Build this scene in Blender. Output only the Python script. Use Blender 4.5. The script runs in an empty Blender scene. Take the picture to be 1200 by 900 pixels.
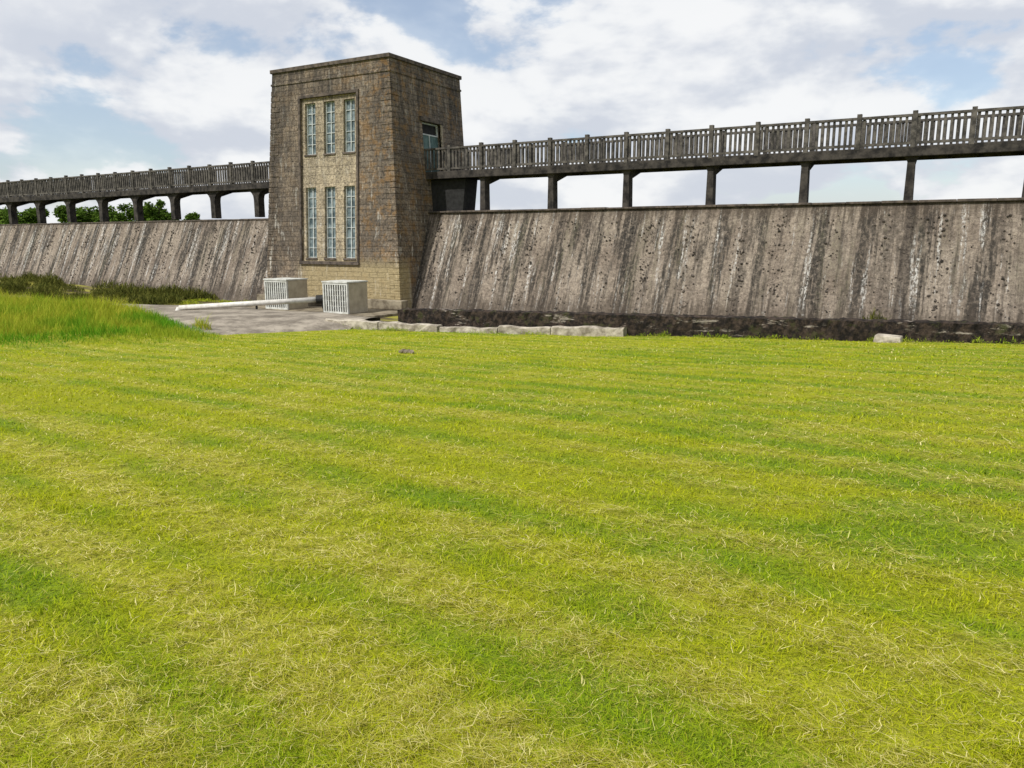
import bpy, math, random
import numpy as np
from mathutils import Vector
random.seed(4); rng=np.random.default_rng(7)
sc=bpy.context.scene
sc.view_settings.view_transform='Standard'; sc.view_settings.look='None'; sc.view_settings.exposure=0

# ---------------------------------------------------------------- node helpers
class NT:
    def __init__(s,nt): s.nt=nt
    def n(s,t,**k):
        nd=s.nt.nodes.new(t)
        for a,b in k.items(): setattr(nd,a,b)
        return nd
    def put(s,sock,v):
        if isinstance(v,bpy.types.NodeSocket): s.nt.links.new(v,sock)
        elif isinstance(v,(tuple,list)) and sock.type=='RGBA' and len(v)==3: sock.default_value=(*v,1)
        else: sock.default_value=v
    def math(s,op,a,b=0.0,c=0.0,clamp=False):
        nd=s.n('ShaderNodeMath',operation=op,use_clamp=clamp)
        s.put(nd.inputs[0],a); s.put(nd.inputs[1],b); s.put(nd.inputs[2],c); return nd.outputs[0]
    def mul(s,*a):
        r=a[0]
        for q in a[1:]: r=s.math('MULTIPLY',r,q)
        return r
    def mix(s,f,a,b,mode='MIX'):
        nd=s.n('ShaderNodeMix',data_type='RGBA',blend_type=mode)
        s.put(nd.inputs[0],f); s.put(nd.inputs[6],a); s.put(nd.inputs[7],b); return nd.outputs[2]
    def ss(s,v,lo,hi,o0=0.0,o1=1.0):
        nd=s.n('ShaderNodeMapRange',interpolation_type='SMOOTHSTEP')
        s.put(nd.inputs[0],v); s.put(nd.inputs[1],lo); s.put(nd.inputs[2],hi); s.put(nd.inputs[3],o0); s.put(nd.inputs[4],o1); return nd.outputs[0]
    def mapp(s,v,scale=(1,1,1),rot=(0,0,0),loc=(0,0,0)):
        nd=s.n('ShaderNodeMapping'); s.put(nd.inputs[0],v); nd.inputs[1].default_value=loc; nd.inputs[2].default_value=rot; nd.inputs[3].default_value=scale; return nd.outputs[0]
    def noise(s,v,scale,detail=5,rough=.55,dist=0):
        nd=s.n('ShaderNodeTexNoise'); s.put(nd.inputs['Vector'],v); nd.inputs['Scale'].default_value=scale
        nd.inputs['Detail'].default_value=detail; nd.inputs['Roughness'].default_value=rough; nd.inputs['Distortion'].default_value=dist
        return nd.outputs[0]
    def bump(s,h,strength=.5,dist=.05):
        nd=s.n('ShaderNodeBump'); s.put(nd.inputs['Height'],h); nd.inputs['Strength'].default_value=strength; nd.inputs['Distance'].default_value=dist; return nd.outputs[0]
def newmat(name):
    m=bpy.data.materials.new(name); m.use_nodes=True; t=NT(m.node_tree)
    b=m.node_tree.nodes['Principled BSDF']; b.inputs['Roughness'].default_value=.9
    b.inputs['Specular IOR Level'].default_value=.2
    return m,t,b
def coords(t): return t.n('ShaderNodeTexCoord').outputs['Object']
def simple(name,c1,c2,scale=6,rough=.9,bump=.3,bd=.02,metal=0,stretch=(1,1,1)):
    m,t,b=newmat(name); v=t.mapp(coords(t),scale=stretch)
    f=t.ss(t.noise(v,scale,6,.65),.32,.68)
    t.put(b.inputs['Base Color'],t.mix(f,c1,c2)); b.inputs['Roughness'].default_value=rough; b.inputs['Metallic'].default_value=metal
    t.put(b.inputs['Normal'],t.bump(t.noise(v,scale*4,4,.7),bump,bd)); return m

def stone(name,c1,c2,mortar,bw=.55,rh=.28,lichen=.5,grime=.6,lich=(.31,.165,.045),bs=.9):
    m,t,b=newmat(name); co=coords(t); sp=t.n('ShaderNodeSeparateXYZ'); t.put(sp.inputs[0],co)
    x,y,z=sp.outputs
    u=t.math('ADD',x,y); cb=t.n('ShaderNodeCombineXYZ')
    wob=t.noise(co,2.2,3,.6)
    t.put(cb.inputs[0],t.math('ADD',u,t.math('MULTIPLY',wob,.12))); t.put(cb.inputs[1],t.math('ADD',z,t.math('MULTIPLY',wob,.05)))
    br=t.n('ShaderNodeTexBrick'); t.put(br.inputs['Vector'],cb.outputs[0])
    t.put(br.inputs['Color1'],c1); t.put(br.inputs['Color2'],c2); t.put(br.inputs['Mortar'],mortar)
    for k,q in (('Scale',1),('Mortar Size',.012),('Mortar Smooth',1),('Bias',-.1),('Brick Width',bw),('Row Height',rh)): br.inputs[k].default_value=q
    br.squash=1.5; br.squash_frequency=3
    col=br.outputs[0]
    fine=t.noise(co,9,7,.8)
    col=t.mix(1.0,col,t.mix(t.ss(fine,.28,.72),(.25,.24,.24),(1.8,1.77,1.73)),'MULTIPLY')
    g=t.ss(t.noise(t.mapp(co,scale=(1,1,.22)),.9,6,.70),.40,.56)
    left=t.ss(x,-31.2,-28.9,1,.65)
    col=t.mix(t.mul(g,grime,left),col,(.048,.043,.040))
    run=t.mul(t.ss(t.noise(t.mapp(co,scale=(1,1,.07)),2.8,5,.66),.46,.59),t.ss(z,.5,8.2))
    col=t.mix(t.math('MULTIPLY',run,.8*grime+.1),col,(.036,.032,.03))
    l=t.ss(t.noise(t.mapp(co,loc=(5,3,9)),1.5,7,.8),.53-.1*lichen,.66-.1*lichen)
    side=t.ss(x,-27.5,-23.6,.2,1)
    col=t.mix(t.mul(l,lichen,side,.9),col,lich)
    w=t.ss(t.noise(t.mapp(co,loc=(1,7,2),scale=(1,1,.22)),4,6,.75),.55,.65)
    low=t.ss(z,-1.5,5,1,.25)
    col=t.mix(t.mul(w,.85,low),col,(.58,.55,.49))
    foot=t.mul(t.ss(z,-1.5,-.6,1,0),t.ss(x,-29.5,-28.2),t.ss(y,29.6,29.9,1,0),t.ss(fine,.3,.5,.35,.85))
    col=t.mix(t.math('MULTIPLY',foot,.9),col,(.46,.37,.20))
    t.put(b.inputs['Base Color'],col)
    h=t.math('ADD',t.math('MULTIPLY',br.outputs[1],-.5),t.math('MULTIPLY',t.noise(co,6,7,.78),1.5))
    t.put(b.inputs['Normal'],t.bump(h,bs,.07)); return m

M={}
M['stone']=stone('tower_masonry',(.245,.200,.152),(.145,.120,.095),(.115,.098,.08),.5,.245,lichen=.5,grime=.68,bs=1)
M['panel']=stone('tower_dressed_stone',(.42,.36,.26),(.34,.29,.21),(.22,.18,.13),.9,.4,lichen=.35,grime=.45)
M['coping']=simple('dark_coping',(.04,.034,.03),(.13,.105,.085),4)
M['pier']=simple('blackened_concrete',(.013,.012,.012),(.065,.057,.05),3)
M['rail']=simple('weathered_railing',(.032,.030,.028),(.125,.113,.10),4)
M['concrete']=simple('pale_concrete',(.17,.145,.11),(.50,.45,.37),2.8,bd=.04,bump=.8)
m,t,b=newmat('weathered_concrete_slab'); co=coords(t)
c=t.mix(t.ss(t.noise(co,.9,7,.7),.35,.65),(.14,.12,.095),(.34,.30,.245))
c=t.mix(t.ss(t.noise(co,9,6,.75),.58,.68),c,(.06,.05,.04)); t.put(b.inputs['Base Color'],c)
t.put(b.inputs['Normal'],t.bump(t.noise(co,7,5,.7),.6,.03)); M['apron']=m
M['plinth']=simple('stained_concrete',(.10,.08,.055),(.30,.26,.19),1.8,bd=.03,bump=.6)
M['white']=simple('white_slats',(.42,.42,.38),(.62,.63,.6),4,.6,.1)
M['beige']=simple('beige_cabinet',(.32,.28,.21),(.46,.41,.31),2,.7,.1)
M['dark']=simple('dark_interior_and_shade',(.015,.015,.015),(.03,.03,.03))  # near-black; painted shade on the abutment and behind the cabinet slats
M['pipe']=simple('pale_pipe',(.50,.48,.44),(.68,.66,.62),5,.5,.1)
M['black']=simple('black_rubber',(.012,.012,.012),(.03,.03,.03),8,.6)
M['frame']=simple('window_frame_paint',(.34,.37,.37),(.54,.57,.56),5,.6,.1)
M['door']=simple('dull_teal_door',(.05,.09,.085),(.10,.16,.15),5,.6,.1)
M['rock']=simple('mossy_stones',(.025,.022,.019),(.11,.092,.076),3)
M['bark']=simple('bark',(.05,.04,.03),(.1,.08,.06))

m,t,b=newmat('moss_black_wall'); co=coords(t); sp=t.n('ShaderNodeSeparateXYZ'); t.put(sp.inputs[0],co)
c=t.mix(t.ss(t.noise(co,5,7,.75),.4,.66),(.012,.010,.009),(.070,.050,.038))
c=t.mix(t.math('MULTIPLY',t.ss(t.noise(co,2.3,5,.7),.55,.66),.6),c,(.06,.065,.022))
pz=t.ss(t.noise(t.mapp(co,scale=(.35,.5,1.6)),1.9,7,.75),.575,.64)
c=t.mix(t.math('MULTIPLY',pz,.85),c,(.34,.30,.25))
t.put(b.inputs['Base Color'],c); t.put(b.inputs['Normal'],t.bump(t.noise(co,8,6,.75),1,.08)); M['mosswall']=m

m,t,b=newmat('window_glass'); co=coords(t)
t.put(b.inputs['Base Color'],t.mix(t.ss(t.noise(co,2.5,5,.6),.35,.65),(.045,.07,.08),(.20,.25,.26)))
b.inputs['Roughness'].default_value=.18; b.inputs['Specular IOR Level'].default_value=.6; M['glass']=m

# dam face: weathered masonry with vertical water and algae streaks
m,t,b=newmat('spillway_masonry'); co=coords(t); sp=t.n('ShaderNodeSeparateXYZ'); t.put(sp.inputs[0],co)
X,Z=sp.outputs[0],sp.outputs[2]
fine=t.noise(co,8,8,.8)
col=t.mix(t.ss(t.noise(t.mapp(co,scale=(.6,0,.5)),.9,5,.65),.35,.65),(.215,.178,.145),(.325,.28,.23))
col=t.mix(.95,col,t.mix(t.ss(fine,.28,.72),(.40,.38,.37),(1.6,1.57,1.54)),'MULTIPLY')
cb=t.n('ShaderNodeCombineXYZ'); t.put(cb.inputs[0],X); t.put(cb.inputs[1],t.math('ADD',Z,t.math('MULTIPLY',fine,.05)))
br=t.n('ShaderNodeTexBrick'); t.put(br.inputs['Vector'],cb.outputs[0])
for k,q in (('Scale',1),('Mortar Size',.012),('Mortar Smooth',1),('Bias',0),('Brick Width',1.1),('Row Height',.32)): br.inputs[k].default_value=q
t.put(br.inputs['Color1'],(1.06,1.05,1.04)); t.put(br.inputs['Color2'],(.88,.88,.88)); t.put(br.inputs['Mortar'],(.76,.74,.72))
col=t.mix(.4,col,br.outputs[0],'MULTIPLY')
def vs(sx,sz,loc,detail,rough): return t.noise(t.mapp(co,scale=(sx,0,sz),loc=(loc,0,loc*.37)),1.0,detail,rough)
sf=vs(6.5,.55,2,5,.7)
sm=vs(2.4,.32,9,5,.65)
sb=vs(.8,.10,17,2,.5)
brk=t.ss(t.noise(t.mapp(co,scale=(1,0,.75)),7,7,.82),.37,.55,.12,1)
fade=t.ss(t.math('ADD',Z,t.math('MULTIPLY',t.math('SUBTRACT',vs(3,.1,5,2,.5),.5),9)),-3.4,-1.2,.4,1)
leftm=t.ss(X,-14,-4,1,.6)
tot=t.math('ADD',t.math('MULTIPLY',sm,.6),t.math('ADD',t.math('MULTIPLY',sf,.35),t.math('MULTIPLY',sb,.25)))
dk=t.mul(t.ss(tot,.575,.665),brk,leftm,fade,.95)
col=t.mix(dk,col,(.032,.029,.026))
wx=t.math('ADD',X,t.math('MULTIPLY',t.noise(t.mapp(co,scale=(.35,0,.05)),1.1,2,.5),2.2))
cosv=t.math('COSINE',t.math('MULTIPLY',wx,2*math.pi/1.8))
colm=t.ss(t.math('ADD',cosv,t.math('MULTIPLY',t.math('SUBTRACT',sf,.5),3.4)),.35,1.1)
col=t.mix(t.mul(colm,brk,.92),col,(.031,.029,.026))
col=t.mix(t.mul(t.ss(sf,.52,.64),.42),col,(.075,.063,.052))
# pitted, speckled surface
pit=t.ss(t.noise(t.mapp(co,scale=(1,0,.8),loc=(4,0,9)),14,4,.8),.57,.66)
col=t.mix(t.mul(pit,.65),col,(.045,.038,.032))
# green algae film in places
ga=t.mul(t.ss(vs(1.6,.2,61,4,.6),.54,.66),t.ss(fine,.4,.6))
col=t.mix(t.mul(ga,.4),col,(.085,.09,.045))
wl=t.ss(t.math('ADD',t.math('MULTIPLY',vs(3.0,.2,31,4,.6),.7),t.math('MULTIPLY',vs(9,.7,37,3,.6),.3)),.53,.60)
wn=t.ss(t.noise(t.mapp(co,scale=(1,0,.55),loc=(2,2,2)),12,6,.82),.46,.57,0,1)
col=t.mix(t.mul(wl,wn,.88),col,(.66,.64,.60))
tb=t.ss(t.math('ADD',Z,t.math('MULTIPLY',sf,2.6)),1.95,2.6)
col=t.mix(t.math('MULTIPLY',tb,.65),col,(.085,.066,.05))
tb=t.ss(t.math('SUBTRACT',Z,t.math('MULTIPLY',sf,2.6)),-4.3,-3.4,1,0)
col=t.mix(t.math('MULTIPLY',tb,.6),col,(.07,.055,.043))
ms=t.math('ABSOLUTE',t.math('ADD',t.math('ADD',X,1.6),t.math('MULTIPLY',t.math('SUBTRACT',sf,.5),.2)))
col=t.mix(t.mul(t.ss(ms,.12,.22,1,0),.92,t.ss(fine,.3,.55,1,.6)),col,(.022,.018,.017))
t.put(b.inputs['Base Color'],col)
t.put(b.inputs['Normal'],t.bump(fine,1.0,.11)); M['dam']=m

def lawn(t,rnd=None):
    def at(nm):
        a=t.n('ShaderNodeAttribute'); a.attribute_name=nm; return a.outputs['Fac']
    straw,grn=at('straw'),at('grn')
    gr=t.mix(grn,(.22,.34,.010),(.44,.46,.012))
    if rnd is None:
        pos=t.n('ShaderNodeNewGeometry').outputs['Position']
        gr=t.mix(.8,gr,t.mix(t.noise(pos,30,3,.7),(.12,.16,.16),(1.05,1.05,1.05)),'MULTIPLY')
        return t.mix(t.math('MULTIPLY',straw,.4),gr,(.46,.42,.07))
    g2=t.mix(rnd,t.mix(.6,gr,(.05,.13,.006)),t.mix(.3,gr,(.60,.62,.03)))
    r2=t.math('FRACT',t.math('MULTIPLY',rnd,17.31))
    k=t.ss(t.math('SUBTRACT',t.math('ADD',t.math('MULTIPLY',straw,.62),.07),r2),-.06,.06)
    r3=t.math('FRACT',t.math('MULTIPLY',rnd,91.7))
    st=t.mix(r3,(.28,.25,.03),t.mix(t.ss(r3,.6,1),(.60,.57,.12),(.82,.73,.36)))
    return t.mix(k,g2,st)
m,t,b=newmat('lawn_soil'); t.put(b.inputs['Base Color'],lawn(t)); pos=t.n('ShaderNodeNewGeometry').outputs['Position']
t.put(b.inputs['Normal'],t.bump(t.noise(pos,22,4,.75),1,.06)); M['lawn']=m
def blademat(name,fn):
    m,t,b=newmat(name); m.node_tree.nodes.remove(b); a=t.n('ShaderNodeAttribute'); a.attribute_name='rnd'
    c=fn(t,a.outputs['Fac']); df=t.n('ShaderNodeBsdfDiffuse'); t.put(df.inputs[0],c)
    tr=t.n('ShaderNodeBsdfTranslucent'); t.put(tr.inputs[0],c); mx=t.n('ShaderNodeMixShader'); mx.inputs[0].default_value=.3
    t.put(mx.inputs[1],df.outputs[0]); t.put(mx.inputs[2],tr.outputs[0])
    out=[x for x in m.node_tree.nodes if x.type=='OUTPUT_MATERIAL'][0]; t.put(out.inputs[0],mx.outputs[0]); return m
M['blade']=blademat('grass_blades',lawn)
def tall(t,r):
    a=t.n('ShaderNodeAttribute'); a.attribute_name='grn'; n=a.outputs['Fac']
    a=t.mix(n,(.06,.20,.010),(.24,.32,.015)); bb=t.mix(n,(.16,.34,.02),(.50,.46,.06)); return t.mix(r,a,bb)
M['tall']=blademat('tall_grass_blades',tall)
M['weed']=blademat('weed_leaves',lambda t,r:t.mix(r,(.04,.055,.012),(.17,.17,.04)))
M['leaf']=blademat('tree_leaves',lambda t,r:t.mix(r,(.035,.075,.012),(.12,.19,.03)))
m,t,b=newmat('channel_bed'); pos=t.n('ShaderNodeNewGeometry').outputs['Position']
c=t.mix(t.ss(t.noise(t.mapp(pos,scale=(.3,1,1)),1.0,6,.6),.4,.6),(.10,.08,.045),(.30,.28,.05))
t.put(b.inputs['Base Color'],c); t.put(b.inputs['Normal'],t.bump(t.noise(pos,9,6,.7),1,.08)); M['bed']=m
m,t,b=newmat('reservoir_water'); b.inputs['Base Color'].default_value=(.03,.05,.06,1); b.inputs['Roughness'].default_value=.06
t.put(b.inputs['Normal'],t.bump(t.noise(coords(t),1.2,3),.3,.1)); M['water']=m

# ---------------------------------------------------------------- mesh helpers
class MB:
    def __init__(s): s.v=[]; s.f=[]
    def add(s,vs,fs):
        o=len(s.v); s.v+= [tuple(p) for p in vs]; s.f+=[tuple(i+o for i in q) for q in fs]
    def hexa(s,p): s.add(p,[(0,3,2,1),(4,5,6,7),(0,1,5,4),(1,2,6,5),(2,3,7,6),(3,0,4,7)])
    def box(s,x0,x1,y0,y1,z0,z1,dz=0):
        s.hexa([(x0,y0,z0),(x1,y0,z0+dz),(x1,y1,z0+dz),(x0,y1,z0),(x0,y0,z1),(x1,y0,z1+dz),(x1,y1,z1+dz),(x0,y1,z1)])
    def cyl(s,a,b,r,n=14,r2=None):
        a=Vector(a);b=Vector(b);d=(b-a).normalized();q=d.orthogonal().normalized();w=d.cross(q); r2=r if r2 is None else r2
        vs=[a+(q*math.cos(6.28318*i/n)+w*math.sin(6.28318*i/n))*r for i in range(n)]+[b+(q*math.cos(6.28318*i/n)+w*math.sin(6.28318*i/n))*r2 for i in range(n)]
        s.add(vs,[(i,(i+1)%n,n+(i+1)%n,n+i) for i in range(n)]+[tuple(range(n))[::-1],tuple(range(n,2*n))])
    def obj(s,name,mat,parent=None,bevel=0,smooth=False):
        me=bpy.data.meshes.new(name); me.from_pydata(s.v,[],s.f); me.update(); me.materials.append(mat)
        if smooth: me.shade_smooth()
        ob=bpy.data.objects.new(name,me); sc.collection.objects.link(ob)
        if parent: ob.parent=parent
        if bevel:
            bv=ob.modifiers.new('bevel','BEVEL'); bv.width=bevel; bv.segments=2
        return ob
def empty(name):
    e=bpy.data.objects.new(name,None); sc.collection.objects.link(e); return e
def fastmesh(name,co,faces_sizes,idx,mat,attrs=None,parent=None):
    me=bpy.data.meshes.new(name); nv=len(co)//3
    me.vertices.add(nv); me.vertices.foreach_set('co',co.astype(np.float32))
    me.loops.add(len(idx)); me.loops.foreach_set('vertex_index',idx.astype(np.int32))
    me.polygons.add(len(faces_sizes)); st=np.concatenate([[0],np.cumsum(faces_sizes)[:-1]])
    me.polygons.foreach_set('loop_start',st.astype(np.int32)); me.update(calc_edges=True)
    for k,v in (attrs or {}).items():
        a=me.attributes.new(k,'FLOAT','POINT'); a.data.foreach_set('value',v.astype(np.float32))
    me.materials.append(mat); ob=bpy.data.objects.new(name,me); sc.collection.objects.link(ob)
    if parent: ob.parent=parent
    return ob
def blades(name,x,y,z,h,w,lean,az,mat,parent=None,rnd=None,extra=None):
    n=len(x); sx,sy=np.cos(az),np.sin(az); lx,ly=-sy,sx
    P=np.zeros((n,5,3)); curl=rng.normal(0,.18,n)*lean
    for k,(u,sd,l,cu) in enumerate([(0,-.5,0,0),(0,.5,0,0),(.6,.42,.4,1),(.6,-.42,.4,1),(1,0,1,0)]):
        P[:,k,0]=x+sx*(w*sd+curl*cu)+lx*lean*l; P[:,k,1]=y+sy*(w*sd+curl*cu)+ly*lean*l; P[:,k,2]=z+h*u
    base=(np.arange(n)*5)[:,None]
    idx=(base+np.array([0,1,2,3,3,2,4])[None]).ravel()
    sizes=np.tile([4,3],n)
    if rnd is None: rnd=rng.random(n)
    at={'rnd':np.repeat(rnd,5)}
    for k,v in (extra or {}).items(): at[k]=np.repeat(v,5)
    return fastmesh(name,P.ravel(),sizes,idx,mat,at,parent)
_T=np.random.default_rng(3).random((256,256))
def vnoise(x,y):
    xi=np.floor(x).astype(int); yi=np.floor(y).astype(int); fx=x-xi; fy_=y-yi
    fx=fx*fx*(3-2*fx); fy_=fy_*fy_*(3-2*fy_)
    a=_T[xi&255,yi&255];b=_T[(xi+1)&255,yi&255];c=_T[xi&255,(yi+1)&255];d=_T[(xi+1)&255,(yi+1)&255]
    return (a*(1-fx)+b*fx)*(1-fy_)+(c*(1-fx)+d*fx)*fy_
def fbm(x,y,o=4,r=.55):
    s=0;a=1;t=0
    for i in range(o): s=s+a*vnoise(x*2**i+17.3*i,y*2**i+5.1*i); t+=a; a*=r
    return s/t
def sstep(v,a,b): q=np.clip((v-a)/(b-a),0,1); return q*q*(3-2*q)
TH=math.radians(9)
def lawncols(x,y):
    u=x*math.cos(TH)-y*math.sin(TH); v=x*math.sin(TH)+y*math.cos(TH)
    v=v+.7*(fbm(u*.12+50,v*.1,3)-.5)
    rows=(.5+.5*np.sin(v*2*math.pi/.85))
    rm=.3+1.4*fbm(u*.3+5,v*.5+3,2)
    band=fbm(u*.16,v*2.6+9,4,.62); band2=fbm(u*.5+30,v*6,3,.65); patch=fbm(x*1.8+70,y*1.8,5,.7)
    s=.125*rows*rm+.31*band+.29*band2+.35*patch
    straw=sstep(s,.45,.67); grn=sstep(.50*fbm(x*.9+11,y*.9+8,5,.68)+.34*fbm(u*.15+90,v*2.0+3,3)+.14*rows,.33,.60)
    return straw,grn

# ---------------------------------------------------------------- terrain
def wally(x): return 24.9+.065*x
def wallz(x): return -2.2+.018*(x-1.7)
def vn(x,y,s,seed=0):
    x=x*s+seed*13.7; y=y*s-seed*7.1
    return (np.sin(x*1.3+1.7*np.sin(y*.9))+np.sin(y*1.7+1.3*np.sin(x*1.1))+np.sin((x+y)*.7+seed))/3
def tallmask(x,y):
    d=(-(x+21.2)*.69+(y-12.9)*.73)
    a=np.clip(d/2.5,0,1)*np.clip(((-x-19.0))/11.0,0,1)
    back=np.clip((23.0-y)/3.0,0,1)
    side=np.clip(1-np.clip((y-17.2-.42*(-x-23.2))/1.6,0,1),0,1)
    return a*back*side
def gh(x,y):
    x=np.asarray(x,float); y=np.asarray(y,float)
    p=-1.6+.0363*np.clip(x,-60,40)-.0489*np.clip(y,-40,40)
    p=p+.02*vn(x,y,.6)+.012*vn(x,y,2.1,3)
    f=-3.5
    p=np.where(p<f+.3, f+.3*np.exp((p-f-.3)/.3), p)
    p=p+.50*tallmask(x,y)
    wy=wally(np.clip(x,-90,60))
    p=np.where(y>wy+.2,np.minimum(p,-3.55),p)
    far=np.clip((y-70)/25,0,1); p=np.where(y>60,-3.55+far*5.0,p)
    return p
def axis(a,b,lo,hi,fine,coarse):
    l=list(np.arange(lo,hi,fine)); x=hi; s=fine
    while x<b: l.append(x); s*=1.35; x+=min(s,coarse)
    l.append(b); x=lo; s=fine; p=[]
    while x>a: s*=1.35; x-=min(s,coarse); p.append(max(x,a))
    return np.array(sorted(set(p))+l)
xs=axis(-1500,1500,-50,20,.25,120); ys=axis(-1500,1500,-4,33,.2,120)
gx,gy=np.meshgrid(xs,ys); gz=gh(gx,gy); nx,ny=len(xs),len(ys)
co=np.stack([gx,gy,gz],-1).ravel()
ii=(np.arange(ny-1)[:,None]*nx+np.arange(nx-1)[None]).ravel()
idx=np.stack([ii,ii+1,ii+nx+1,ii+nx],-1).ravel()
st_,gn_=lawncols(gx.ravel(),gy.ravel())
g=fastmesh('ground',co,np.full(len(ii),4),idx,M['lawn'],{'straw':st_,'grn':gn_}); g.data.shade_smooth()

def onlawn(x,y):
    ok=y<wally(x)-.45
    ok&=~((x<-19.6)&(y>22.3+(x+20)*1.56))
    ok&=(y<22.9)|(x>-16.8)
    return ok
VA=math.radians(29.8)
def sample(n,r0,r1):
    r=np.exp(rng.uniform(math.log(r0),math.log(r1),n)); th=VA+rng.uniform(-.78,.78,n)
    return -np.sin(th)*r,np.cos(th)*r,r
x,y,r=sample(320000,1.25,31); k=onlawn(x,y); x,y,r=x[k],y[k],r[k]; n=len(x)
z=gh(x,y)-.004; st_,gn_=lawncols(x,y)
tuft=np.clip(.1+1.4*fbm(x*7,y*7,3)**1.4+.45*fbm(x*1.6,y*1.6,2),.2,2)*(1-.4*st_)
h=rng.uniform(.008,.042,n)*tuft*(1+(r/30)*.7); w=.0031*np.maximum(r/2.5,1)**.78*rng.uniform(.6,1.4,n)
lean=rng.uniform(.01,.055,n)*(1+r/20)
blades('lawn_grass',x,y,z,h,w,lean,rng.uniform(0,6.283,n),M['blade'],extra={'straw':st_*.5,'grn':gn_})
x,y,r=sample(430000,1.25,31); k=onlawn(x,y); x,y,r=x[k],y[k],r[k]
st_,gn_=lawncols(x,y); cl=fbm(x*8+7,y*8,3,.6); k=rng.random(len(x))<(.12+.88*st_)*sstep(cl,.28,.55)*1.15; x,y,r,st_,gn_,cl=x[k],y[k],r[k],st_[k],gn_[k],cl[k]; n=len(x)
z=gh(x,y)+rng.uniform(.003,.022,n)+.06*np.clip(cl-.45,0,1)*2
az=np.where(rng.random(n)<.5,rng.normal(math.pi/2-TH,.8,n),rng.uniform(0,6.283,n))
ln=rng.uniform(.02,.085,n)+(rng.random(n)<.10)*rng.uniform(.03,.10,n)
blades('grass_clippings',x,y,z,rng.uniform(-.012,.017,n),.0017*np.maximum(r/2.5,1)**.88*rng.uniform(.6,1.6,n),ln*(1+r/20),az,M['blade'],extra={'straw':.26+.74*st_,'grn':gn_})

x=rng.uniform(-56,-19,170000); y=rng.uniform(8,24,170000); tm=tallmask(x,y); k=tm>rng.uniform(.0,.25,len(x)); x,y,tm=x[k],y[k],tm[k]; n=len(x)
nn=fbm(x*.6,y*.6,4)
hh=(.10+.42*tm)*rng.uniform(.3,1.2,n)*np.clip(.3+1.6*fbm(x*1.4+5,y*1.4,3),.4,1.7)
blades('tall_grass',x,y,gh(x,y)-.02,hh,rng.uniform(.006,.02,n),hh*rng.uniform(.1,.9,n),rng.uniform(0,6.283,n),M['tall'],extra={'grn':np.clip(sstep(nn,.38,.6)*.8+.5*sstep(tm,.3,.9)-.2,0,1)})

# ---------------------------------------------------------------- channel, apron
mb=MB(); X0=np.linspace(-85,30,231); Y0=np.linspace(24.0,31.6,24)
def bedz(x,y):
    return -3.32+.75*np.clip((-x-36)/22,0,1)*np.clip((y-23)/6,0,1)+.03*vn(x,y,1.4,2)
for j,yy in enumerate(Y0):
    for xx in X0:
        y2=max(yy,wally(xx)+.1) if xx>-20 else yy
        mb.v.append((xx,y2,float(bedz(xx,yy))))
for j in range(len(Y0)-1):
    for i in range(len(X0)-1): a=j*231+i; mb.f.append((a,a+1,a+232,a+231))
mb.obj('channel_bed',M['bed'],smooth=True)
mb=MB(); L=[(-20.0,22.3,-3.40),(-21.6,19.9,-3.35),(-23.2,17.4,-3.27),(-28,17.2,-3.4),(-34,18.5,-3.42),(-37.5,21,-3.4)]
U=[(-20.4,24.7,-3.12),(-23,25.0,-3.1),(-27,25.1,-3.08),(-31,24.9,-3.1),(-35,24.3,-3.12),(-37.6,23.6,-3.2)]
NU=90; NV=22
def lerp_pts(P,t):
    t=t*(len(P)-1); i=min(int(t),len(P)-2); return Vector(P[i]).lerp(Vector(P[i+1]),t-i)
for i in range(NU+1):
    a=lerp_pts(L,i/NU); c=lerp_pts(U,i/NU)
    for j in range(NV+1):
        t_=j/NV; p=a.lerp(c,t_); p.z+=.16*math.sin(math.pi*t_)+.04*float(vn(p.x,p.y,1.1,1)); mb.v.append(tuple(p))
    mb.v.append((c.x,c.y+.05,-3.7))
W=NV+2
for i in range(NU):
    for j in range(NV+1): q=i*W+j; mb.f.append((q,q+1,q+W+1,q+W))
mb.obj('concrete_apron',M['apron'],smooth=True)
def roughwall(name,xa,xb,yf,zt,h,th,mat,step=.18,jit=.03):
    mb=MB(); N=int((xb-xa)/step)
    for i in range(N+1):
        x=xa+(xb-xa)*i/N; y=yf(x); z=zt(x)
        j=lambda s=jit: random.uniform(-s,s)
        pts=[(y,z-h),(y-.02,z-h*.66),(y-.03,z-h*.33),(y-.02+j(),z-.03),(y+.08,z+j()),(y+th-.05,z+j()),(y+th,z-.05),(y+th,z-h-.6)]
        for a,c in pts: mb.v.append((x,a+j(),c+j(.015)))
    for i in range(N):
        for q in range(7): a=i*8+q; mb.f.append((a,a+8,a+9,a+1))
    mb.f.append(tuple(range(8))); mb.f.append(tuple(N*8+q for q in range(8)))
    return mb.obj(name,mat)
roughwall('channel_wall',-18.4,32,lambda x:wally(x)-.35,wallz,.95,.5,M['mosswall'],.12,.03)
cw=empty('concrete_kerb')
for i,(a,c,zt,dy) in enumerate([(-21.4,-18.9,-3.03,-.95),(-18.88,-16.3,-3.05,-.9),(-16.28,-13.9,-3.10,-.78),(-13.88,-11.9,-3.05,-.72),(-11.88,-9.3,-3.02,-.68)]):
    roughwall('kerb_%d'%(i+1),a,c,lambda x,dy=dy:wally(x)+dy,lambda x,zt=zt:zt+(.03*(x+16) if x>-16 else 0)+.02*math.sin(x*4),.5,.36,M['concrete'],.2,.014).parent=cw
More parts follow.
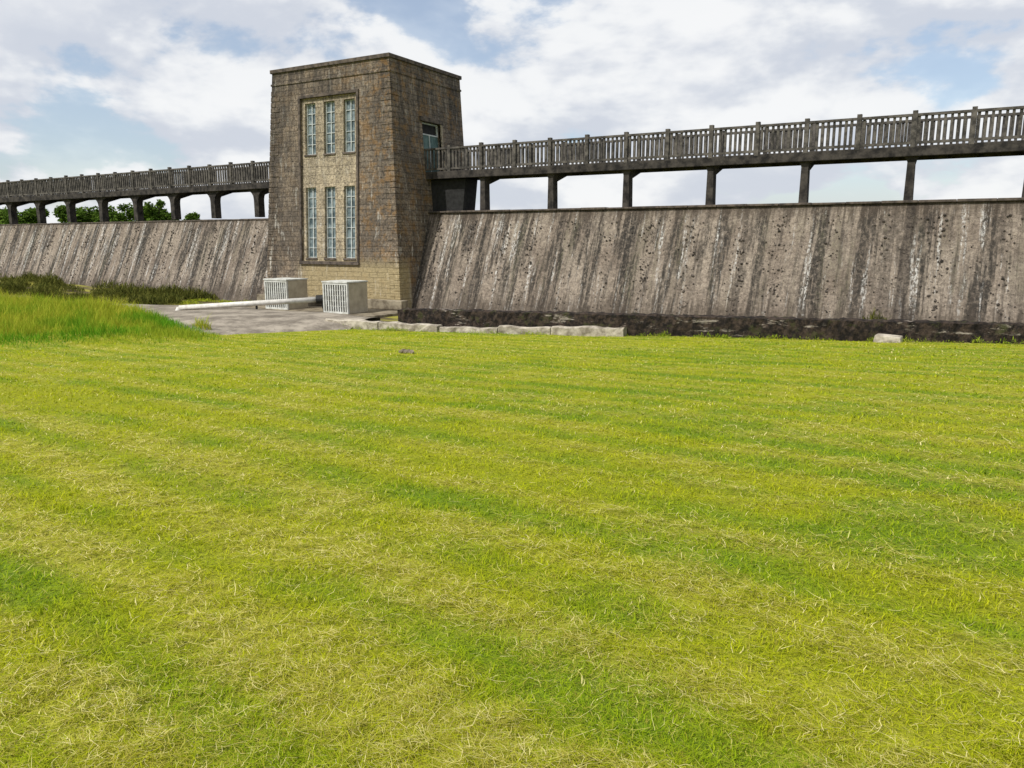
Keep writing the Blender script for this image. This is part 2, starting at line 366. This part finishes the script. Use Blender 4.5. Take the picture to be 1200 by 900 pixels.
mb=MB(); zb=float(gh(-1.5,24.2)); mb.hexa([(-1.9,24.05,zb-.1),(-1.15,24.0,zb-.1),(-1.1,24.4,zb-.1),(-1.85,24.42,zb-.1),(-1.86,24.1,zb+.2),(-1.2,24.03,zb+.17),(-1.14,24.36,zb+.2),(-1.8,24.4,zb+.23)])
mb.obj('concrete_block',M['concrete'],bevel=.03)
def rock(mb,c,s,flat=1):
    ph=1.618; V=[(-1,ph,0),(1,ph,0),(-1,-ph,0),(1,-ph,0),(0,-1,ph),(0,1,ph),(0,-1,-ph),(0,1,-ph),(ph,0,-1),(ph,0,1),(-ph,0,-1),(-ph,0,1)]
    F=[(0,11,5),(0,5,1),(0,1,7),(0,7,10),(0,10,11),(1,5,9),(5,11,4),(11,10,2),(10,7,6),(7,1,8),(3,9,4),(3,4,2),(3,2,6),(3,6,8),(3,8,9),(4,9,5),(2,4,11),(6,2,10),(8,6,7),(9,8,1)]
    mb.add([(c[0]+v[0]*s*.55*random.uniform(.7,1.3),c[1]+v[1]*s*.55*flat*random.uniform(.7,1.3),c[2]+v[2]*s*.55*random.uniform(.7,1.3)) for v in V],F)
mb=MB()
for i in range(9): rock(mb,(-11.8+random.uniform(-.25,.25),15.2+random.uniform(-.1,.1),float(gh(-11.8,15.2))+.03),.07)
mb.obj('stone_pile',M['plinth'])

# ---------------------------------------------------------------- dam
dam=empty('masonry_dam')
def fy(z): return 31.7-(1.45-z)*.44
def cz(x): return 1.45 if x>-24 else 1.28+max(-40,min(0,x+31))*.002
mb=MB(); xsd=[-95,-60,-31,-23,-5,14,32]
for x in xsd:
    z=cz(x)
    mb.v+=[(x,fy(-4),-4),(x,fy(z-.001),z-.12),(x,33.7,z-.12),(x,33.9,-4)]
for i in range(len(xsd)-1):
    for q in range(3): a=i*4+q; mb.f.append((a,a+4,a+5,a+1))
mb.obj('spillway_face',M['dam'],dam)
mb=MB()
for i in range(int(127/1.2)):
    x=-95+i*1.2; j=random.uniform(-.012,.012)
    mb.box(x,x+1.19,31.57+j,33.75,cz(x)-.118,cz(x)-.03+random.uniform(-.01,.012))
mb.obj('crest_coping',M['coping'],dam,bevel=.02)
mb=MB()
for col in range(70):
    cx=-94+col*1.8+random.uniform(-.2,.2); dens=random.uniform(.5,1.4)
    for i in range(int(60*dens)):
        z=random.uniform(-3.0,.95); x=cx+random.gauss(0,.17); s=random.uniform(.016,.06)*random.uniform(.6,1)
        rock(mb,(x,fy(z)+.010,z),s,.8)
for i in range(2200):
    z=random.uniform(-3.1,.95); x=random.uniform(-90,30); rock(mb,(x,fy(z)+.008,z),random.uniform(.010,.03),.8)
mb.obj('projecting_stones',M['rock'],dam)
mb=MB(); mb.add([(-900,33.6,.75),(600,33.6,.75),(600,92,.75),(-900,92,.75)],[(0,1,2,3)]); mb.obj('reservoir_water',M['water'])

# ---------------------------------------------------------------- footbridge
def bridge(xa,xb,piers,slope):
    br=empty('footbridge'); zr=lambda x:(4.4 if not slope else 4.35+.005*(x+31))
    def lb(mb,x0,x1,y0,y1,dz0,dz1): mb.box(x0,x1,y0,y1,zr(x0)+dz0,zr(x0)+dz1,zr(x1)-zr(x0))
    mb=MB(); lb(mb,xa,xb,31.72,33.2,-1.33,-1.18); mb.obj('deck',M['pier'],br)
    mb=MB(); lb(mb,xa,xb,31.6,31.78,-1.45,-1.10); lb(mb,xa,xb,33.14,33.3,-1.45,-1.10); mb.obj('edge_beams',M['pier'],br,bevel=.02)
    mb=MB()
    prof=[(1.6,.15),(.24,.125),(.12,.17),(0,.28)] if not slope else [(1.6,.18),(.62,.18),(.42,.22),(.26,.33),(.13,.52),(.05,.76),(0,1.0)]
    for px in piers:
        zb=cz(px)-.04; zt=zr(px)-1.40; y0,y1=31.76,32.2
        for (d0,w0),(d1,w1) in zip(prof[:-1],prof[1:]):
            z0=max(zb,zt-d0); z1=zt-d1
            mb.hexa([(px-w0,y0,z0),(px+w0,y0,z0),(px+w0,y1,z0),(px-w0,y1,z0),(px-w1,y0,z1),(px+w1,y0,z1),(px+w1,y1,z1),(px-w1,y1,z1)])
        mb.hexa([(px-.11,y1-.03,zt-.38),(px+.11,y1-.03,zt-.38),(px+.11,33.2,zt-.06),(px-.11,33.2,zt-.06),(px-.11,y1-.03,zt+.09),(px+.11,y1-.03,zt+.09),(px+.11,33.2,zt+.09),(px-.11,33.2,zt+.09)])
    mb.obj('piers',M['pier'],br)
    for nm,yc in (('front_railing',31.68),('back_railing',33.2)):
        mb=MB()
        lb(mb,xa,xb,yc-.07,yc+.07,-.085,0); lb(mb,xa,xb,yc-.05,yc+.05,-1.03,-.94)
        x=piers[0]
        while x>xa: x-=1.805
        x+=1.805
        while x<xb:
            lb(mb,x-.08,x+.08,yc-.085,yc+.085,-1.15,.10+random.uniform(-.02,.02)); x+=1.805
        x=xa+.1
        while x<xb:
            j=random.uniform(-.012,.012); wv=random.uniform(.04,.052); lb(mb,x-wv+j,x+wv+j,yc-.03,yc+.03,-.94,-.083); x+=.2
        mb.obj(nm,M['rail'],br)
    return br
b1=bridge(-23.9,31,[-1.75-3.61*i for i in range(6)]+[-1.75+3.61*i for i in range(1,9)],False)
b2=bridge(-92,-30.9,[-35.0-3.67*i for i in range(15)],True)
mb=MB(); mb.hexa([(-23.9,32.0,1.2),(-21.1,32.0,1.2),(-21.1,33.1,1.2),(-23.9,33.1,1.2),(-23.9,32.0,2.95),(-20.9,32.0,2.95),(-20.9,33.1,2.95),(-23.9,33.1,2.95)])
mb.obj('abutment',M['dark'],b1,bevel=.03)  # near-black colour stands in for the shade below the deck

# ---------------------------------------------------------------- tower
tw=empty('valve_tower')
ZT=8.3
def yf(z): return 29.4-(ZT-z)*.05
def xl(z): return -30.72-(ZT-z)*.06
def xr(z): return -23.3+(ZT-z)*.065
def relief(mb,P,al,bl,dep,N,skip=()):
    d=lambda i,j: dep.get((i,j),0) if 0<=i<len(al)-1 and 0<=j<len(bl)-1 else 0
    q=lambda i,j,dd: P(al[i],bl[j])+N*dd
    for i in range(len(al)-1):
        for j in range(len(bl)-1):
            dd=d(i,j)
            if (i,j) not in skip: mb.add([q(i,j,dd),q(i+1,j,dd),q(i+1,j+1,dd),q(i,j+1,dd)],[(0,1,2,3)])
    for i in range(-1,len(al)-1):
        for j in range(-1,len(bl)-1):
            dd=d(i,j)
            if j>=0 and d(i+1,j)!=dd: e=d(i+1,j); mb.add([q(i+1,j,dd),q(i+1,j,e),q(i+1,j+1,e),q(i+1,j+1,dd)],[(0,1,2,3)])
            if i>=0 and d(i,j+1)!=dd: e=d(i,j+1); mb.add([q(i,j+1,dd),q(i,j+1,e),q(i+1,j+1,e),q(i+1,j+1,dd)],[(0,1,2,3)])
cols=[(-28.60,-27.90),(-27.35,-26.65),(-26.10,-25.40)]
bl=[-4,-1.0,-.85,2.6,4.18,6.62,6.85,8.25]
def PF(a,z): return Vector((xl(z) if a=='L' else xr(z) if a=='R' else a,yf(z),z))
mb=MB(); relief(mb,PF,['L',-28.8,-25.2,'R'],[-4,-1.0,6.85,8.25],{(1,1):.08},Vector((0,1,0)),skip={(1,1)})
def PR(y,z): return Vector((xr(z),yf(z) if y=='F' else y,z))
relief(mb,PR,['F',31.6,33.1,35.2],[-4,3.2,5.7,8.25],{(1,1):.25},Vector((-1,0,0)))
def PL(y,z): return Vector((xl(z),yf(z) if y=='F' else y,z))
relief(mb,PL,['F',31.6,33.1,35.2],[-4,3.2,5.7,8.25],{(1,1):.25},Vector((1,0,0)))
mb.add([(xl(-4),35.2,-4),(xr(-4),35.2,-4),(xr(8.25),35.2,8.25),(xl(8.25),35.2,8.25)],[(0,1,2,3)])
mb.add([(xl(8.1),29.4,8.1),(xr(8.1),29.4,8.1),(xr(8.1),35.2,8.1),(xl(8.1),35.2,8.1)],[(0,1,2,3)])
mb.obj('walls',M['stone'],tw)
mb=MB(); al2=[-28.8]+[q for c_ in cols for q in c_]+[-25.2]; bl2=bl[1:-1]; dep={}
P2=lambda a,z: Vector((a,yf(z)+.08,z))
for i in (1,3,5):
    for j in (1,3): dep[(i,j)]=.26
relief(mb,P2,al2,bl2,dep,Vector((0,1,0)),skip=set(dep))
mb.obj('window_panel',M['panel'],tw)
def bf(mb,x0,x1,z0,z1,d0,d1):
    mb.hexa([(x0,yf(z0)+d0,z0),(x1,yf(z0)+d0,z0),(x1,yf(z0)+d1,z0),(x0,yf(z0)+d1,z0),(x0,yf(z1)+d0,z1),(x1,yf(z1)+d0,z1),(x1,yf(z1)+d1,z1),(x0,yf(z1)+d1,z1)])
fr=MB(); gl=MB(); sill=MB()
for (a,c) in cols:
    for (z0,z1,nr) in ((-.85,2.6,7),(4.18,6.62,5)):
        bf(gl,a-.02,c+.02,z0-.02,z1+.02,.27,.29)
        bf(fr,a,a+.06,z0,z1,.21,.268); bf(fr,c-.06,c,z0,z1,.21,.268); m_=(a+c)/2; bf(fr,m_-.022,m_+.022,z0,z1,.215,.266)
        for k in range(nr+1):
            zz=z0+(z1-z0)*k/nr; zz=min(max(zz,z0+.03),z1-.03); bf(fr,a+.061,m_-.023,zz-.014,zz+.014,.22,.265); bf(fr,m_+.023,c-.061,zz-.014,zz+.014,.22,.265)
        bf(sill,a-.04,c+.04,z0-.09,z0-.002,.03,.2)
bf(sill,-28.93,-28.802,-1.0,6.99,-.07,.08); bf(sill,-25.198,-25.07,-1.0,6.99,-.07,.08); bf(sill,-28.798,-25.202,6.855,6.99,-.068,.08); bf(sill,-28.95,-25.05,-1.16,-1.005,-.1,.10)
fr.obj('window_frames',M['frame'],tw); gl.obj('window_glass',M['glass'],tw); sill.obj('sills_and_surround',M['coping'],tw,bevel=.012)
mb=MB()
def ring(mb,z0,z1,p,wd):
    a,c,f,bk=xl(z1)-p,xr(z1)+p,yf(z1)-p,35.2+p
    mb.box(a,c,f,f+wd,z0,z1); mb.box(a,c,bk-wd,bk,z0,z1); mb.box(a,a+wd,f+wd+.001,bk-wd-.001,z0,z1); mb.box(c-wd,c,f+wd+.001,bk-wd-.001,z0,z1)
ring(mb,8.22,8.4,.09,.5); mb.obj('roof_coping',M['coping'],tw,bevel=.02)
mb=MB(); ring(mb,7.62,7.72,.045,.3); mb.obj('string_course',M['stone'],tw,bevel=.015)
mb=MB(); z=-3.4; k=0
while z<7.3:
    L1=.62 if k%2 else .34; L2=.34 if k%2 else .62; p=.025; z1=z+.235
    for side in (1,-1):
        X=xr if side==1 else xl
        def v(zz,inx,iny): return (X(zz)+side*(p-inx),yf(zz)-p+iny,zz)
        mb.hexa([v(z,L1,0),v(z,0,0),v(z,0,.2),v(z,L1,.2),v(z1,L1,0),v(z1,0,0),v(z1,0,.2),v(z1,L1,.2)])
        mb.hexa([v(z,.2,.201),v(z,0,.201),v(z,0,L2),v(z,.2,L2),v(z1,.2,.201),v(z1,0,.201),v(z1,0,L2),v(z1,.2,L2)])
    z+=.26+random.uniform(-.01,.02); k+=1
mb.obj('quoins',M['stone'],tw,bevel=.02)
def side_box(mb,y0,y1,z0,z1,d0,d1):
    mb.hexa([(xr(z0)-d0,y0,z0),(xr(z0)-d1,y0,z0),(xr(z0)-d1,y1,z0),(xr(z0)-d0,y1,z0),(xr(z1)-d0,y0,z1),(xr(z1)-d1,y0,z1),(xr(z1)-d1,y1,z1),(xr(z1)-d0,y1,z1)])
mb=MB(); side_box(mb,31.61,33.09,3.2,5.1,.18,.24); mb.obj('door',M['door'],tw)
mb=MB(); side_box(mb,31.7,33.0,5.16,5.62,.2,.24); mb.obj('door_fanlight',M['dark'],tw)
mb=MB(); side_box(mb,31.61,33.09,5.1,5.16,.15,.24); side_box(mb,32.33,32.37,3.2,5.099,.15,.179); side_box(mb,31.61,31.69,5.161,5.69,.15,.24); side_box(mb,33.01,33.09,5.161,5.69,.15,.24); side_box(mb,31.691,33.009,5.62,5.69,.15,.24); mb.obj('door_frame',M['frame'],tw)
mb=MB(); side_box(mb,31.4,33.3,5.702,5.92,-.1,.1); mb.obj('door_lintel',M['coping'],tw,bevel=.02)
mb=MB(); side_box(mb,33.1,33.28,3.2,5.7,-.06,.1) ; mb.obj('door_jamb',M['panel'],tw,bevel=.02)
mb=MB(); mb.box(-31.6,-21.7,25.6,29.1,-3.8,-3.2); mb.box(-31.75,-22.2,28.45,28.95,-3.199,-2.75); mb.obj('tower_plinth',M['plinth'],bevel=.04)

# ---------------------------------------------------------------- slatted cabinets
def cabinet(x0,y0):
    e=empty('louvred_cabinet'); w,d,h=1.45,1.35,1.42; z=-3.2
    mb=MB(); mb.box(x0+.06,x0+w-.001,y0+.12,y0+d,z,z+h-.06); mb.obj('body',M['beige'],e,bevel=.01)
    mb=MB(); mb.box(x0-.03,x0+w+.03,y0-.03,y0+d+.03,z+h-.058,z+h); mb.box(x0,x0+.07,y0,y0+.1,z,z+h-.06); mb.box(x0+w-.07,x0+w,y0,y0+.1,z,z+h-.06)
    mb.box(x0+.071,x0+w-.071,y0,y0+.09,z,z+.08); mb.box(x0+.071,x0+w-.071,y0,y0+.09,z+h-.15,z+h-.06)
    n=9
    for i in range(n):
        a=x0+.1+(w-.2)*(i+.5)/n; mb.box(a-.03,a+.03,y0+.01,y0+.05,z+.081,z+h-.151)
    for k in range(1,5): zz=z+.08+(h-.23)*k/5; mb.box(x0+.071,x0+w-.071,y0+.055,y0+.085,zz-.015,zz+.015)
    mb.obj('slatted_front',M['white'],e)
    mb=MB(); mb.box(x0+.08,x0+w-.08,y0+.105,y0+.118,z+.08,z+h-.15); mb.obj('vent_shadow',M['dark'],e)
cabinet(-28.6,26.15); cabinet(-24.65,25.9)
e=empty('drain_pipe'); mb=MB(); a=Vector((-30.2,22.6,-2.98)); c=Vector((-25.0,26.0,-2.62)); mb.cyl(a,c,.12,20); mb.cyl(a,a+Vector((-.12,-.1,-.3)),.12,20); mb.obj('pipe',M['pipe'],e,smooth=True)
mb=MB(); d=(c-a).normalized(); mb.cyl(c-d*.1,c+d*.35,.2); mb.cyl(c+d*.2,c+d*.2+Vector((.1,.1,-.6)),.15); mb.cyl(a.lerp(c,.55)-Vector((0,0,.5)),a.lerp(c,.55),.05); mb.obj('coupling',M['black'],e)

# ---------------------------------------------------------------- weeds
def clump(cx,cy,cz_,r,h,n):
    a=rng.uniform(0,6.283,n); q=r*np.sqrt(rng.random(n)); x=cx+np.cos(a)*q; y=cy+np.sin(a)*q*.6
    hh=h*(1-(q/r)**2*.6)*rng.uniform(.5,1.1,n); return x,y,np.full(n,cz_),hh
def weeds(name,lst,mat,w=(.02,.05),g=.5):
    A=[clump(*q) for q in lst]; x,y,z,h=[np.concatenate([q[i] for q in A]) for i in range(4)]; n=len(x)
    zz=z+h*rng.random(n)*.6; h2=h*.5
    return blades(name,x,y,zz,h2,rng.uniform(*w,n),h*rng.uniform(.1,.7,n),rng.uniform(0,6.283,n),mat,extra={'grn':np.full(n,g)})
L=[]
for i in range(90):
    x=random.uniform(-66,-36); y=random.uniform(24.5,29.6); L.append((x,y,float(bedz(x,y)),random.uniform(.6,1.5),random.uniform(.3,.95),350))
weeds('weeds',L,M['weed'])
weeds('toe_shrub',[(-2.3,29.5,-3.0,.45,.75,260)],M['weed'],(.015,.03),g=.2)
weeds('yellow_weed',[(-23.6,18.6,-3.25,.35,.75,160),(-24.3,18.9,-3.25,.3,.5,110)],M['tall'],(.01,.025),.9)
L=[(random.uniform(-37,-30),random.uniform(26.5,29),-3.3,.8,.2,260) for i in range(16)]
weeds('channel_grass',L,M['tall'],(.015,.03),.8)
L=[]
for i in range(110):
    x=random.uniform(-21,14); y=wally(x)-(1.05 if x<-12 else .5); L.append((x,y,float(gh(x,y)),random.uniform(.15,.5),random.uniform(.06,.24),50))
weeds('kerb_grass',L,M['tall'],(.01,.02),.6)

# ---------------------------------------------------------------- distant trees
tr=MB(); px=[];py=[];pz=[]
def tree(x,y,h,r):
    tr.cyl((x,y,.6),(x,y,1+h*.7),.28,7,.08)
    for k in range(5):
        a=random.uniform(0,6.28); tr.cyl((x,y,1+h*.3+k*.3),(x+math.cos(a)*r*.6,y+math.sin(a)*r*.6,1+h*(.55+.07*k)),.1,5,.03)
    for k in range(13):
        a=random.uniform(0,6.28); q=r*random.uniform(.1,.8); c=(x+math.cos(a)*q,y+math.sin(a)*q,1+h*random.uniform(.3,.86)); s=r*random.uniform(.28,.5); n=150
        d=rng.normal(0,1,(n,3)); d/=np.linalg.norm(d,axis=1)[:,None]; d*=(rng.random(n)**.4)[:,None]*s
        px.append(c[0]+d[:,0]);py.append(c[1]+d[:,1]);pz.append(c[2]+d[:,2]*.8)
x=-300
while x<-160:
    tree(x,random.uniform(97,110),random.uniform(5.6,7.3),random.uniform(2.8,4.2)); x+=random.uniform(2.5,4.6)
for x,h,r in ((-138,7.2,2.9),(-142,6.0,2.4),(-134.5,4.5,2.0),(-128,4.6,1.6),(-150,4.5,2.0),(-155,5.4,2.4)): tree(x,100,h,r)
tp=empty('distant_tree_row'); tr.obj('trunks',M['bark'],tp)
px,py,pz=map(np.concatenate,(px,py,pz)); n=len(px)
blades('foliage',px,py,pz,rng.uniform(-.5,.5,n),rng.uniform(.3,.6,n),rng.uniform(.2,.6,n),rng.uniform(0,6.283,n),M['leaf'],tp)

# ---------------------------------------------------------------- light and sky
S=Vector((-.30,-.80,0)).normalized()*math.cos(math.radians(50)); S.z=math.sin(math.radians(50))
sl=bpy.data.lights.new('sun','SUN'); sl.energy=4.4; sl.angle=math.radians(.6); sl.color=(1,.96,.89)
so=bpy.data.objects.new('sun',sl); so.rotation_euler=S.to_track_quat('Z','Y').to_euler(); sc.collection.objects.link(so)
wd=bpy.data.worlds.new('World'); sc.world=wd; wd.use_nodes=True; t=NT(wd.node_tree)
bg=wd.node_tree.nodes['Background']; out=[q for q in wd.node_tree.nodes if q.type=='OUTPUT_WORLD'][0]
sk=t.n('ShaderNodeTexSky',sky_type='NISHITA'); sk.sun_disc=False; sk.sun_elevation=math.radians(50); sk.sun_rotation=math.atan2(S.x,S.y)
t.put(bg.inputs[0],sk.outputs[0]); bg.inputs[1].default_value=.14
gen=t.n('ShaderNodeTexCoord').outputs['Generated']
spw=t.n('ShaderNodeSeparateXYZ'); t.put(spw.inputs[0],gen); wz=spw.outputs[2]
v=t.mapp(gen,scale=(1,1,2.0),loc=(.62,.95,.0)); v2=t.mapp(gen,scale=(1,1,2.0),loc=(.62,.95,.06))
n1=t.noise(v,3.8,7,.54,.1); n1b=t.noise(v2,3.8,5,.54,.1)
cov=t.math('MAXIMUM',t.ss(n1,.375,.465),t.ss(wz,.0,.12,.55,0))
sh=t.ss(t.math('SUBTRACT',n1b,n1),-.08,.07)
thick=t.ss(n1,.47,.62)
cc=t.mix(sh,(.95,.96,.97),(.66,.70,.78)); cc=t.mix(t.math('MULTIPLY',thick,.35),cc,(1,1,1))
b2_=t.n('ShaderNodeBackground'); t.put(b2_.inputs[0],cc); b2_.inputs[1].default_value=.97
mx=t.n('ShaderNodeMixShader'); t.put(mx.inputs[0],t.ss(cov,0,1,.33,.97)); t.put(mx.inputs[1],bg.outputs[0]); t.put(mx.inputs[2],b2_.outputs[0]); t.put(out.inputs[0],mx.outputs[0])

cam=bpy.data.cameras.new('camera'); cam.lens=27; cam.sensor_width=36; cam.clip_start=.05; cam.clip_end=4000
co_=bpy.data.objects.new('camera',cam); co_.location=(0,0,0); co_.rotation_euler=(math.radians(90-10.57),0,VA); sc.collection.objects.link(co_); sc.camera=co_
